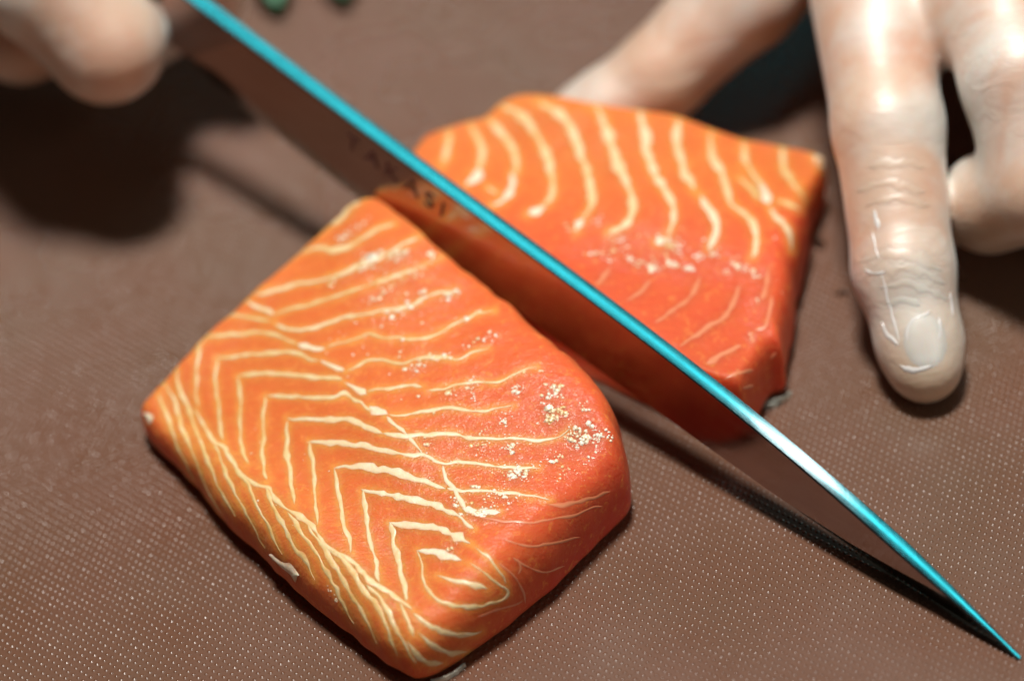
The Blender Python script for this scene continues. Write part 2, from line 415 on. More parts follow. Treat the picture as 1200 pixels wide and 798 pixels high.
def loft(ctrl, centre, Hc, zb=.30, NO=520, NT=90, seed=1, amp=.03):
    """ctrl rows: x, y, H, R, undercut"""
    O = resample_closed(ctrl, NO); c = np.array(centre)
    P, H, R, U = O[:, :2].copy(), O[:, 2], O[:, 3], O[:, 4]
    tt = np.c_[O[:, :2], np.zeros(NO)]; wv = .03*vnoise(tt, 4.5, seed+7)+.016*vnoise(tt, 13., seed+8)
    P += (P-c)/np.linalg.norm(P-c, axis=1)[:, None]*wv[:, None]
    k9 = np.hanning(25)[1:-1]; k9 /= k9.sum(); pad = len(k9)//2
    H, R, U = [np.convolve(np.r_[q[-pad:], q, q[:pad]], k9, 'valid') for q in (H, R, U)]
    dirv = c-P; dl = np.linalg.norm(dirv, axis=1); dirv /= dl[:, None]
    rings = []
    zbv = np.minimum(zb, H*.4)
    for t in np.linspace(0, 1, 10)[:-1]:                       # undercut foot, curving out
        inn = U*(1-math.sin(t*math.pi/2)); rings.append(np.c_[P+dirv*inn[:, None], zbv*t])
    pw = 3.0
    for t in np.linspace(0, 1, 26)[:-1]:                       # shoulder
        th = t*math.pi/2
        inn = R*(1-math.cos(th)**(2/pw)); z = zbv+(H-zbv)*math.sin(th)**(2/pw)
        rings.append(np.c_[P+dirv*inn[:, None], z])
    for t in np.linspace(0, 1, NT)[:-1]:                       # top
        inn = R+(dl-R)*t; q = t*t*(3-2*t)
        g = np.exp(-2*(math.pi*np.fft.rfftfreq(NO)*(.1+55*t))**2); Hq = np.fft.irfft(np.fft.rfft(H)*g, NO)
        Pr = P+dirv*R[:, None]; Pr = np.stack([np.fft.irfft(np.fft.rfft(Pr[:, a_])*g, NO) for a_ in (0, 1)], 1)   # corners melt away inward
        rings.append(np.c_[c+(Pr-c)*(1-t), Hq+(Hc-Hq)*q])
    V = np.vstack(rings); V = np.vstack([V, [c[0], c[1], Hc]])
    nr = len(rings); F = []
    for i in range(nr-1):
        a = i*NO; b_ = a+NO
        for j in range(NO):
            k = (j+1) % NO; F.append((a+j, b_+j, b_+k, a+k))
    a = (nr-1)*NO; top = len(V)-1
    F += [(a+(j+1) % NO, a+j, top) for j in range(NO)]
    F.append(tuple(range(NO)))
    d = amp*vnoise(V, 2.2, seed)+amp*.45*vnoise(V, 6.0, seed+1)+amp*.14*vnoise(V, 19., seed+2)
    V[:, 2] += d*np.clip(V[:, 2]/.6, 0, 1)
    V[:, :2] += (.5*amp*vnoise(V, 5.0, seed+3)*np.clip(V[:, 2]/.3, 0, 1))[:, None]*(V[:, :2]-c)/(1.5+np.linalg.norm(V[:, :2]-c, axis=1))[:, None]*.8
    return V, F

def segdist(XY, lines):
    best = np.full(len(XY), 1e9)
    for pts in lines:
        Q = smoothpath(pts, 4.0)
        lo, hi = Q.min(0)-25, Q.max(0)+25
        I = np.where((XY > lo).all(1) & (XY < hi).all(1))[0]
        if len(I) == 0: continue
        d = np.full(len(I), 1e9)
        for q in Q: d = np.minimum(d, (XY[I, 0]-q[0])**2+(XY[I, 1]-q[1])**2)
        best[I] = np.minimum(best[I], d)
    return np.sqrt(best)

def bvh_of(V, F):
    return BVHTree.FromPolygons([tuple(p) for p in V], [tuple(f) for f in F])
def cast(bv, x, y):
    d = ray(x, y); d = d/np.linalg.norm(d)
    h = bv.ray_cast(Vector(CP), Vector(d), 200)
    if h[0] is None: return None
    nn = np.array(h[1]); return np.array(h[0]), (-nn if nn @ d > 0 else nn)

def ribbon(bv, pts, w, parent, mat, name, lift=.006, pale=0., taper=.55, jit=.8, wj=.3, label=None):
    """pts: (x, y[, width factor]); w: width in photo pixels; a thin low bead lying on the surface"""
    pts = [(p[0], p[1], p[2] if len(p) > 2 else 1.) for p in pts]
    Q = smoothpath(pts, 2.2); n = len(Q)
    Q[:, 0] += wobble(n, 5, jit); Q[:, 1] += wobble(n, 5, jit)
    hits = [cast(bv, q[0], q[1]) for q in Q]
    I = [i for i, h in enumerate(hits) if h is not None and h[1] @ (-ray(*Q[i, :2])) > .06]
    if len(I) < 4: return None
    P = np.array([hits[i][0] for i in I]); N = np.array([hits[i][1] for i in I]); wf = Q[I, 2]
    # drop jumps
    for _ in range(2): P[1:-1] = (P[:-2]+2*P[1:-1]+P[2:])/4
    for _ in range(3): N[1:-1] = (N[:-2]+2*N[1:-1]+N[2:])/4
    N /= np.linalg.norm(N, axis=1)[:, None]
    T = np.gradient(P, axis=0); T /= np.linalg.norm(T, axis=1)[:, None]+1e-9
    B = np.cross(N, T); B /= np.linalg.norm(B, axis=1)[:, None]+1e-9
    m = len(P); t = np.linspace(0, 1, m); e = np.minimum(t, 1-t)/.16
    prof = taper+(1-taper)*np.clip(e, 0, 1)
    prof *= np.clip(np.minimum(t, 1-t)*m/1.6, .12, 1)
    hw = (w/75/2)*wf*prof*(1+wobble(m, 4, wj)).clip(.45, 1.8)
    asym = wobble(m, 3, .12)
    offs = np.array([-1, -.62, -.2, .2, .62, 1]); hs = np.array([-.9, .35, 1, 1, .35, -.9]); es = np.array([.95, .34, .03, .03, .34, .95])
    V, A = [], []
    for i in range(m):
        for o_, h_, e_ in zip(offs, hs, es):
            V.append(P[i]+B[i]*hw[i]*(o_+asym[i])+N[i]*lift*h_); A.append(e_)
    k = len(offs); F = [(i*k+j, i*k+j+1, (i+1)*k+j+1, (i+1)*k+j) for i in range(m-1) for j in range(k-1)]
    o = mesh(name, V, F, mat, attrs={'edge': A, 'pale': np.full(len(A), pale)})
    adopt(o, parent)
    if label: o['label'] = label
    return o

def wetness(XY, clusters):
    w = np.zeros(len(XY))
    for (x, y, rx, ry, an, cnt, sz) in clusters:
        if cnt/(rx*ry) < .03: continue
        an = math.radians(an); dx, dy = XY[:, 0]-x, XY[:, 1]-y
        a, b_ = dx*math.cos(an)+dy*math.sin(an), -dx*math.sin(an)+dy*math.cos(an)
        w += np.exp(-(a/(rx*1.3+3))**2-(b_/(ry*1.3+3))**2)
    return np.clip(w, 0, 1)
def fat_glint_specks(bv, clusters, parent, name):
    """small glistening crumbs: fat flecks, with wet glints put in as pale colour; clusters: x, y, rx, ry, angle, count, size(px)"""
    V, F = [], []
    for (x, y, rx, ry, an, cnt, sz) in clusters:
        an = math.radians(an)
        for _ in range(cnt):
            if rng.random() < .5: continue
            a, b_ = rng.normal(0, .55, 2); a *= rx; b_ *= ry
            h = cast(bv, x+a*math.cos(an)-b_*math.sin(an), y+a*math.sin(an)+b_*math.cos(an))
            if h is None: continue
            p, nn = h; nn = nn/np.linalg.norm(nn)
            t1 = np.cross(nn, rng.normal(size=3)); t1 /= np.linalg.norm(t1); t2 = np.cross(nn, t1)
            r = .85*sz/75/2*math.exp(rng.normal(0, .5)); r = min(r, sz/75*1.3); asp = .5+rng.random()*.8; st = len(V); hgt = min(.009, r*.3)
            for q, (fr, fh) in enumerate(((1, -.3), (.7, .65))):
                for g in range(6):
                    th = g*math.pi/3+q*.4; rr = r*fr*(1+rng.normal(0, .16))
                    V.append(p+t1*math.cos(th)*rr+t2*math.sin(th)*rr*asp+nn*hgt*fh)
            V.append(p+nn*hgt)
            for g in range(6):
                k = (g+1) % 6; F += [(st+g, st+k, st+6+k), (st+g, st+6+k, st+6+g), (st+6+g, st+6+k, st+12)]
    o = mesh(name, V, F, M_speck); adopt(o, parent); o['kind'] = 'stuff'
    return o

def ctrl_from_px(rows):
    return [(*un(x, y, z)[:2], H*ZS, R, U) for x, y, z, H, R, U in rows]

# ---- front piece
front_rows = [
 (168, 489, 0.45, 0.95, 0.27, 0.12), (186, 455, 0.8, 1.05, 0.27, 0.1), (212, 422, 1.05, 1.25, 0.3, 0.1), (250, 378, 1.3, 1.45, 0.3, 0.1), (300, 331, 1.55, 1.7, 0.33, 0.1), (350, 291, 1.75, 1.9, 0.3, 0.1), (378, 266, 1.9, 2.05, 0.27, 0.1), (404, 242, 2.1, 2.22, 0.18, 0.1), (427, 228, 2.25, 2.32, 0.15, 0.05), (440, 232, 2.3, 2.32, 0.14, 0.03), (475, 261, 2.3, 2.32, 0.2, 0.03), (520, 299, 2.25, 2.27, 0.3, 0.03), (560, 337, 2.22, 2.24, 0.4, 0.03), (610, 384, 2.25, 2.27, 0.52, 0.03), (660, 427, 2.22, 2.25, 0.58, 0.03), (700, 469, 2.08, 2.14, 0.55, 0.05), (724, 504, 1.7, 2, 0.32, 0.08), (737, 540, 1.2, 1.88, 0.279, 0.1), (739, 585, 0.45, 1.78, 0.527, 0.12), (733, 611, 0.12, 1.75, 0.527, 0.14), (700, 646, 0.12, 1.75, 0.58, 0.14), (650, 692, 0.12, 1.72, 0.632, 0.14), (600, 735, 0.12, 1.65, 0.685, 0.14), (550, 772, 0.12, 1.5, 0.738, 0.14), (515, 794, 0.14, 1.38, 0.738, 0.14), (487, 797, 0.25, 1.3, 1.105, 0.2), (455, 777, 0.38, 1.38, 0.975, 0.45), (415, 747, 0.4, 1.45, 0.975, 0.51), (380, 717, 0.4, 1.48, 0.93, 0.51), (345, 688, 0.4, 1.46, 0.9, 0.51), (310, 655, 0.4, 1.42, 0.87, 0.51), (265, 611, 0.4, 1.36, 0.84, 0.48), (225, 567, 0.38, 1.25, 0.78, 0.42), (192, 531, 0.36, 1.1, 0.72, 0.36), (172, 508, 0.38, 0.98, 0.675, 0.27)]
fc = ctrl_from_px(front_rows)
fc = [(x+KF[0]*push, y+KF[1]*push, H, R, U_) for (x, y, H, R, U_), push in zip(fc, [0]*9+[.08, .12, .2, .3, .42, .45, .35, .12]+[0]*30)]
fcen = un(470, 500, 1.8)[:2]
FV, FF = loft(fc, fcen, 1.98*ZS, seed=11, amp=.035)
front = empty('salmon_piece', (*fcen, 0))
tag(front, 'larger orange salmon piece in the foreground with nested chevron fat lines', 'salmon')

fl = [  # (width px, paleness, points)
 (9, .1, [(428, 231), (410, 244), (396, 258), (380, 269), (360, 282, .6)]),
 (7, .1, [(462, 262, .8), (448, 266), (430, 275), (408, 289, 1.5), (390, 293, 1.5), (372, 291), (350, 297, .7), (330, 308, .5)]),
 (7, .3, [(492, 277, .8), (470, 288), (450, 299), (425, 310), (400, 319), (375, 329, .8), (352, 332, .9), (335, 337, 1.5), (318, 340, 1.4), (300, 344), (285, 345)]),
 (6, .35, [(286, 350, .8), (300, 359, 1.2), (313, 365, 1.4), (322, 370, 1.2)]),
 (5.5, .05, [(322, 369), (340, 362), (362, 357), (384, 350), (400, 345), (425, 336, .8), (450, 328, 1.1), (480, 318, .9), (505, 306, .7), (517, 302, .8)]),
 (5, .0, [(256, 371, .7), (275, 370), (300, 373), (316, 376)]),
 (6, .3, [(321, 378, 1.2), (333, 385, 1.3), (345, 386), (370, 384), (390, 376, 1.2), (405, 371, 1.2), (420, 370, .7), (442, 365, .8), (470, 361), (486, 356, .8), (510, 344, 1.), (535, 340, .6)]),
 (6, .0, [(239, 395), (262, 393), (285, 391), (305, 390), (320, 392), (336, 399, .8), (348, 403)]),
 (8, .7, [(348, 403), (360, 407, 1.2), (376, 409), (380, 407, .7)]),
 (4, .1, [(382, 407), (395, 402), (415, 398), (432, 391), (450, 396, .8), (478, 396), (498, 396, 1.4), (515, 390), (535, 378), (560, 368, 1.2), (580, 364, .6)]),
 (6, .1, [(254, 419), (275, 417), (300, 415), (320, 414), (338, 412), (350, 415), (362, 421, .7), (374, 422, .7)]),
 (7, .6, [(376, 422, .8), (390, 429, 1.3), (404, 435, 1.1)]),
 (4.5, .1, [(405, 435), (418, 429), (430, 423), (448, 422), (470, 427), (486, 421), (505, 419, 1.6), (520, 419, 1.4), (537, 422, .7), (555, 413), (572, 408, .8)]),
 (7, .15, [(279, 441, .7), (300, 438), (330, 437), (345, 439, 1.1), (370, 442), (392, 443), (402, 447, .6)]),
 (8, .6, [(404, 448, .6), (418, 456, 1.2), (430, 462, 1.1)]),
 (5, .2, [(431, 459), (444, 456), (460, 455), (480, 451, 1.2), (497, 453, .8)]),
 (3.5, .1, [(500, 458), (520, 454), (545, 448), (560, 447), (582, 448, .8), (600, 440, 1.1), (618, 432), (630, 431, .6)]),
 (7, .2, [(311, 464, .7), (340, 464), (370, 466), (393, 466), (402, 462, 1.1), (412, 467), (428, 477, 1.), (440, 482)]),
 (9, .7, [(434, 475, .8), (446, 481, 1.2), (455, 486)]),
 (5, .25, [(455, 486), (478, 486), (500, 482), (522, 478), (545, 480), (562, 482, .8), (585, 478, .7), (602, 476, .6)]),
 (8, .35, [(336, 490, .8), (358, 491), (385, 493), (402, 490, 1.1), (420, 496), (436, 502), (448, 508)]),
 (6, .35, [(448, 508), (470, 511, 1.5), (490, 509), (512, 509), (533, 507, 1.2), (550, 513), (580, 514), (605, 514, .6), (630, 517, .9), (652, 513, .4), (668, 503, .6)]),
 (5, .5, [(452, 488), (465, 500), (478, 510), (488, 522), (497, 532)]),
 (9, .45, [(362, 517, .7), (385, 520), (405, 519, 1.1), (430, 523), (455, 529, .8), (478, 534, .9), (495, 533, 1.1), (510, 539, 1.1)]),
 (5, .4, [(505, 537, 1.6), (520, 543), (545, 542), (570, 545), (600, 547), (632, 548, .6)]),
 (5, .6, [(518, 545), (522, 560), (532, 572), (540, 585), (548, 596, 1.3)]),
 (10, .5, [(391, 548, .7), (420, 546), (445, 549), (470, 554), (490, 561), (508, 568, .7), (522, 572, .7)]),
 (6, .5, [(522, 572), (545, 575, .9), (570, 575), (592, 577, 1.1), (620, 581, .5), (645, 586, .5)]),
 (11, .55, [(424, 574, .6), (445, 577), (470, 582), (490, 587), (508, 590, .9), (522, 598, .7), (540, 608, .6), (556, 620, .8)]),
 (9, .9, [(540, 597, .8), (555, 598, 1.2), (570, 600, .9), (586, 600, .5)]),
 (11, .55, [(456, 612, .6), (475, 614), (497, 616), (515, 620), (532, 627), (552, 637, .5)]),
 (3.5, .1, [(555, 640), (570, 652), (585, 668, .8), (594, 685)]),
 (9, .8, [(489, 645, .4), (505, 647, 1.1), (520, 651, 1.2), (542, 657, .3)]),
 (5, .15, [(489, 645), (494, 660), (496, 676), (501, 692), (512, 703), (530, 709, 1.2), (550, 712, 1.5), (572, 708, 1.2), (592, 699, 1.3), (594, 692, .8), (580, 682, .6), (565, 670, .7), (550, 660, .5)]),
 (6, .35, [(512, 674, .4), (530, 680, .7), (548, 683, 1.2), (562, 686, 1.2), (573, 692, .4)]),
 (8, .25, [(485, 718, .5), (505, 734), (530, 742), (555, 743, .6), (565, 738, .3)]),
 (8, .25, [(490, 742, .5), (508, 757), (530, 766), (548, 764, .4)]),
 (8, .2, [(478, 752, .5), (490, 769), (506, 778), (520, 776, .4)]),
 # left legs of the chevrons
 (4.5, .0, [(240, 395), (233, 408), (230, 430), (229, 455), (232, 478)]),
 (4.5, .0, [(255, 419), (253, 445), (256, 475), (259, 500), (261, 517)]),
 (5, .0, [(279, 441), (281, 470), (281, 500), (284, 525), (290, 543)]),
 (5.5, .05, [(311, 464), (309, 490), (308, 515), (308, 540), (313, 563)]),
 (6, .1, [(337, 491), (336, 515), (337, 535), (341, 560), (344, 592)]),
 (5.5, .1, [(363, 518), (366, 545), (369, 565), (370, 590), (372, 614)]),
 (6, .2, [(392, 549), (396, 575), (400, 600), (405, 622), (413, 648)]),
 (6.5, .25, [(425, 575), (428, 600), (433, 630), (440, 655), (445, 682)]),
 (7, .25, [(457, 613), (462, 635), (468, 660), (474, 685), (477, 705)]),
 # the seam and the flank lines
 (6.5, .15, [(229, 480, .7), (238, 496), (251, 517), (262, 522, 1.2), (270, 536), (284, 556), (298, 567), (314, 572, 1.4), (326, 588), (340, 600, 1.1), (352, 606), (368, 620), (382, 640), (402, 650), (418, 663, 1.1), (434, 681), (448, 690, 1.1), (465, 700, 1.4), (484, 714, .9)]),
 (6, .0, [(187, 462), (193, 480), (200, 500), (209, 525), (219, 548), (228, 563, .5)]),
 (6, .0, [(193, 450), (205, 470), (212, 495), (224, 525), (234, 552), (246, 580), (258, 600, .5)]),
 (6.5, .0, [(207, 434), (210, 458), (222, 482), (230, 505), (242, 535), (252, 562), (264, 586), (276, 606)]),
 (6.5, .0, [(250, 520), (258, 535), (266, 556), (278, 582), (290, 604), (300, 622), (310, 642, .5)]),
 (6, .0, [(263, 525), (276, 548), (292, 572), (304, 600), (315, 618), (325, 640), (331, 650, .5)]),
 (6.5, .0, [(312, 572), (317, 588), (326, 606), (337, 625), (346, 642), (360, 660), (369, 680, .5)]),
 (7, .0, [(337, 600), (350, 618), (366, 642), (382, 668), (394, 692), (404, 712), (413, 730, .5)]),
 (7, .05, [(360, 614), (376, 636), (388, 655), (400, 676), (412, 697), (425, 716), (436, 742), (441, 753, .5)]),
 (7.5, .05, [(386, 642), (400, 655), (412, 668), (424, 690), (438, 704), (450, 724), (457, 745), (466, 768, .5)]),
 (7, .1, [(430, 684), (444, 698), (453, 714), (463, 734), (477, 760), (486, 776, .5)]),
 (6, .1, [(468, 706), (477, 725), (484, 745)]),
]
faintf = [(5, [(640, 592), (680, 588), (715, 575)]), (4, [(560, 606), (610, 612), (660, 606), (705, 592)]), (4, [(600, 652), (615, 664), (640, 670), (662, 664)]),
          (4, [(583, 658), (600, 672), (612, 690), (616, 705)]), (4, [(590, 632), (630, 640), (680, 628)]), (6, [(606, 655), (611, 664), (608, 672)]), (4, [(560, 722), (590, 712), (612, 704)])]
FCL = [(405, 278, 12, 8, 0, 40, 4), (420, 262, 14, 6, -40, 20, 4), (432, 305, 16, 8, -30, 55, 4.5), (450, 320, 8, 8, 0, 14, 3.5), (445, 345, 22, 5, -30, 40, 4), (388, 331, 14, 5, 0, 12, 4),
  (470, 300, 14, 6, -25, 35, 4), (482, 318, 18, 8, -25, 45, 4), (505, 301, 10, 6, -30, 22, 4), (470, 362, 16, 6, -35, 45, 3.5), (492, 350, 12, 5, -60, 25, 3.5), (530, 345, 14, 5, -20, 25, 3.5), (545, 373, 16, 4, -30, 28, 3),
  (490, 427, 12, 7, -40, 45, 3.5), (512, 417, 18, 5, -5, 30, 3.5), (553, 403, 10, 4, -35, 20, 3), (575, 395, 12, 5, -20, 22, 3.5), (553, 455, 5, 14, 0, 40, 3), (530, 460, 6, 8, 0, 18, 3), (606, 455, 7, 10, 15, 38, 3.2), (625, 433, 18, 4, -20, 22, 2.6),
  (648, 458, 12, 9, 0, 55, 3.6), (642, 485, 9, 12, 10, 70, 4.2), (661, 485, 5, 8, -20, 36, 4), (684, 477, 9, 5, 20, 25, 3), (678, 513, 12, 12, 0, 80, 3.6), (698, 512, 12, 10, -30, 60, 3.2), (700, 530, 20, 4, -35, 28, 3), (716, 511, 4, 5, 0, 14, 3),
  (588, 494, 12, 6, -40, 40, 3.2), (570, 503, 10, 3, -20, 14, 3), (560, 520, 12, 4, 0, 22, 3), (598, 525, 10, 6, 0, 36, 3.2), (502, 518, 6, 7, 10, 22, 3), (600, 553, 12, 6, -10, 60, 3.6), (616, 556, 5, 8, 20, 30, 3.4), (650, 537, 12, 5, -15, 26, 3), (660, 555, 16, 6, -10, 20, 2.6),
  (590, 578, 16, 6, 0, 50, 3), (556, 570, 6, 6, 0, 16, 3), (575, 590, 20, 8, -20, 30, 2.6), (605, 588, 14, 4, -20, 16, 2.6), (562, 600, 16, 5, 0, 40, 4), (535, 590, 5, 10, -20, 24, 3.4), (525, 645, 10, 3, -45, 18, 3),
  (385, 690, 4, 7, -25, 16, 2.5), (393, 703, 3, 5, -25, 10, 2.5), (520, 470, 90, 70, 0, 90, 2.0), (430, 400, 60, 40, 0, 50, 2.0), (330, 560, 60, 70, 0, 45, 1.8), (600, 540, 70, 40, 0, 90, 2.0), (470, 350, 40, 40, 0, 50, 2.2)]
flesh_xy = px(FV)
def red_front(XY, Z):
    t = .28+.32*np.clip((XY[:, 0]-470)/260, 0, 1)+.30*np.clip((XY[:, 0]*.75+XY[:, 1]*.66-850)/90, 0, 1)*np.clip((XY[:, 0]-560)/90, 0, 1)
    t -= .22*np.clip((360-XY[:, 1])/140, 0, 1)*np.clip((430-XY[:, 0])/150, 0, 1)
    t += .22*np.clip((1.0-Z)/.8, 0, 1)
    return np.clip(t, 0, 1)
fatd = segdist(flesh_xy, [q[2] for q in [(a, b_, [p[:2] for p in c]) for a, b_, c in fl]])
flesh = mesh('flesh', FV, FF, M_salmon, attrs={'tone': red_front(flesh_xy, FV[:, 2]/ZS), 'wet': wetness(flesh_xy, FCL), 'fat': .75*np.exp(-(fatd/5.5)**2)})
adopt(flesh, front)
fbv = bvh_of(FV, FF)
for i_, (w, pl, pts) in enumerate(fl): ribbon(fbv, pts, w*(1.04 if i_ < len(fl)-11 else .86), front, M_fat, 'fat_line', pale=pl)
for w, pts in faintf: ribbon(fbv, pts, w, front, M_faint, 'membrane_line', lift=.004)
ribbon(fbv, [(316, 650), (328, 660), (342, 668), (350, 674)], 15, front, M_fat, 'fat_patch', pale=.9, lift=.02)
ribbon(fbv, [(171, 484), (175, 490), (177, 497)], 12, front, M_fat, 'fat_patch', pale=.8, lift=.02)
fat_glint_specks(fbv, FCL, front, 'fat_and_glint_specks')
# a sliver of silver skin under the nearest corner
def skin_bit(parent, pts, w, name='skin_edge'):
    Q = smoothpath(pts, 3); n_ = len(Q); V = []
    G = np.array([un(q[0], q[1], .03) for q in Q]); T = np.gradient(G, axis=0); T /= np.linalg.norm(T, axis=1)[:, None]
    B = np.cross(T, [0, 0, 1])
    for i in range(n_):
        k = .7*w/75/2*(.5+.5*math.sin(math.pi*(i+.5)/n_))*(1+rng.normal(0, .15))
        for o_, z in ((-1, .02), (-.5, .07), (.2, .10+rng.normal(0, .01)), (.7, .07), (1, .015)): V.append(G[i]+B[i]*k*o_+np.array([0, 0, z-.03]))
    F = [(i*5+j, i*5+j+1, i*5+j+6, i*5+j+5) for i in range(n_-1) for j in range(4)]
    o = mesh(name, V, F, M_skin); adopt(o, parent); return o
skin_bit(front, [(505, 799), (518, 796), (532, 788), (545, 779)], 9)
skin_bit(front, [(664, 440), (676, 443), (690, 450)], 9)

# ---- back piece
def cutpt(s, off, H, R, U):
    p = T0-KD*s+KF*off; return (p[0], p[1], H*ZS, R, U)
back_rows1 = [
 (490, 163, 1.65, 1.8, 0.24, 0.1), (530, 147, 1.7, 1.85, 0.27, 0.1), (562, 138, 1.75, 1.9, 0.27, 0.1), (582, 122, 1.85, 2, 0.27, 0.1), (604, 112, 1.95, 2.08, 0.27, 0.1), (640, 112, 1.95, 2.08, 0.27, 0.1), (690, 119, 1.9, 2.02, 0.27, 0.1), (740, 126, 1.85, 1.97, 0.27, 0.1), (785, 133, 1.75, 1.9, 0.252, 0.1), (825, 147, 1.6, 1.75, 0.24, 0.1), (880, 164, 1.4, 1.55, 0.228, 0.1), (930, 174, 1.25, 1.4, 0.192, 0.1), (960, 183, 1.12, 1.25, 0.15, 0.1), (969, 192, 1.05, 1.22, 0.132, 0.12), (962, 222, 0.85, 1.3, 0.245, 0.2), (951, 258, 0.65, 1.42, 0.35, 0.28), (944, 300, 0.5, 1.55, 0.42, 0.3), (937, 345, 0.45, 1.62, 0.455, 0.3), (929, 390, 0.4, 1.62, 0.455, 0.28), (921, 430, 0.3, 1.58, 0.42, 0.24), (920, 458, 0.16, 1.5, 0.35, 0.16), (902, 465, 0.12, 1.5, 0.294, 0.12)]
bc = ctrl_from_px(back_rows1)+[cutpt(5.75, .95, 1.55, .25, 0), cutpt(6.2, .72, 1.65, .12, .05), cutpt(7.5, .66, 1.8, .08, -.05), cutpt(9, .66, 1.95, .08, -.25), cutpt(10.5, .66, 2.0, .08, -.25), cutpt(12, .68, 1.95, .1, -.25), cutpt(12.7, .8, 1.85, .2, -.1)]
bcen = un(760, 235, 1.9)[:2]
BV_, BF = loft(bc, bcen, 1.95*ZS, seed=31, amp=.03, NO=460, NT=70)
back = empty('salmon_piece', (*bcen, 0))
tag(back, 'smaller salmon piece behind the knife with wide curved fat stripes, touched by the thumb', 'salmon')
bl = [(8, .1, [(527, 156), (525, 172), (519, 192)]),
 (8, .1, [(552, 148), (562, 168), (564, 186), (560, 200)]), (12, .9, [(561, 196, .6), (557, 208), (548, 216, .7)]),
 (8, .1, [(574, 141), (590, 160), (603, 180), (606, 195), (604, 205)]), (10, .9, [(599, 203, .5), (601, 218), (597, 228), (586, 237, .7), (576, 241, .4)]), (5, .5, [(571, 220), (582, 226)]),
 (9, .1, [(590, 126), (606, 132), (620, 146), (634, 168), (643, 190), (648, 212), (648, 230, .9), (638, 241, .8)]), (11, .9, [(640, 240, .5), (628, 248), (618, 251, .8)]),
 (10, .15, [(632, 120), (655, 133), (670, 154), (680, 180), (689, 204), (694, 228), (692, 243, .8), (684, 255, .8)]), (11, .9, [(684, 255, .6), (678, 264), (676, 270, .5)]),
 (11, .25, [(698, 124), (711, 150), (719, 180), (729, 202), (738, 224), (742, 244), (737, 258, .9), (726, 268, 1.), (712, 272, .8)]),
 (10, .35, [(751, 132), (755, 155), (758, 180), (766, 202), (778, 222), (788, 240), (790, 254), (786, 268), (782, 276)]), (13, .9, [(779, 279, .5), (773, 284), (768, 284, .6)]),
 (9, .3, [(796, 142), (792, 165), (799, 190, 1.1), (803, 204), (814, 222)]), (9, .6, [(820, 230, .7), (832, 246), (840, 262), (837, 278), (831, 290)]),
 (9, .25, [(832, 157), (834, 182), (846, 203, 1.2), (852, 222, 1.1), (858, 240, .5), (874, 252, .6), (884, 266), (887, 284), (882, 302)]),
 (8, .05, [(872, 168), (873, 190), (886, 208), (896, 220)]), (15, .9, [(893, 216, .5), (898, 228), (901, 240, .5)]), (7, .5, [(902, 244), (910, 256), (920, 264), (926, 278), (928, 293, .4)]),
 (8, .05, [(917, 171), (918, 196), (928, 212), (940, 228), (943, 238, .5)]), (11, .7, [(954, 184), (962, 192), (963, 198, .5)]),
 (6, .0, [(866, 208, .6), (878, 218, 1.5), (890, 232)]), (8, .0, [(912, 236), (926, 240), (938, 246, .6)])]
faintb = [(6, [(715, 314), (708, 324), (698, 334)]), (6, [(763, 328), (752, 340), (735, 353)]), (6.5, [(822, 322), (815, 338), (806, 350), (788, 364), (768, 378)]), (7, [(866, 333), (862, 350), (850, 370), (830, 382), (812, 394), (796, 406)]),
          (9, [(868, 404), (852, 412), (838, 420), (828, 426)]), (7, [(884, 433), (866, 437), (848, 444)]), (6, [(902, 312), (898, 335), (893, 352)]), (5, [(905, 345), (902, 362), (898, 380), (884, 388)]),
          (8, [(910, 412), (903, 420)]), (5, [(884, 452), (870, 454)]), (5, [(876, 390), (884, 400), (880, 402)])]
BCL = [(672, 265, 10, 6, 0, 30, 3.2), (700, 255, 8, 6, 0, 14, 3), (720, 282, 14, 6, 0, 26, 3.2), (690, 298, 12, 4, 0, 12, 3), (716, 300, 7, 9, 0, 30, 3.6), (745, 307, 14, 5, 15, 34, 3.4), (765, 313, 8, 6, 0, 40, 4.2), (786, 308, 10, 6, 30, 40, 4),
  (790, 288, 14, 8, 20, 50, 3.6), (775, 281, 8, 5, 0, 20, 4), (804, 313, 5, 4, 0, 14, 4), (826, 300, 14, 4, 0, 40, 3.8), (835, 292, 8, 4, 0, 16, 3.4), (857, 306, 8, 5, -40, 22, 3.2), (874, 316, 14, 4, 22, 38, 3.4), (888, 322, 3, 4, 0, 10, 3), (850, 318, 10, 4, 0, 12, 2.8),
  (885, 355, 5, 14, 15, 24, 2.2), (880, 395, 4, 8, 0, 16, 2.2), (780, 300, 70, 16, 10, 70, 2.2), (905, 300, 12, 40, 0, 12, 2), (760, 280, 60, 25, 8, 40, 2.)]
bxy = px(BV_)
def red_back(XY, Z):
    t = .22+.46*np.clip((XY[:, 1]-195)/120, 0, 1)+.2*np.clip((.9-Z)/.7, 0, 1)
    t = np.where((XY[:, 0] > 905) & (XY[:, 1] > 235), np.maximum(t, .75), t)
    return np.clip(t-.2*np.clip((150-XY[:, 1])/40, 0, 1), 0, 1)
fatd = segdist(bxy, [[p[:2] for p in c] for a, b_, c in bl])
o = mesh('flesh', BV_, BF, M_salmon, attrs={'tone': red_back(bxy, BV_[:, 2]/ZS), 'wet': wetness(bxy, BCL), 'fat': .75*np.exp(-(fatd/7.)**2)}); adopt(o, back)
bbv = bvh_of(BV_, BF)
for w, pl, pts in bl: ribbon(bbv, pts, w*1.25, back, M_fat, 'fat_line', pale=pl)
for w, pts in faintb: ribbon(bbv, pts, w, back, M_faint, 'membrane_line', lift=.005)
fat_glint_specks(bbv, BCL, back, 'fat_and_glint_specks')
skin_bit(back, [(872, 468), (890, 471), (905, 471), (918, 467), (927, 461)], 10)
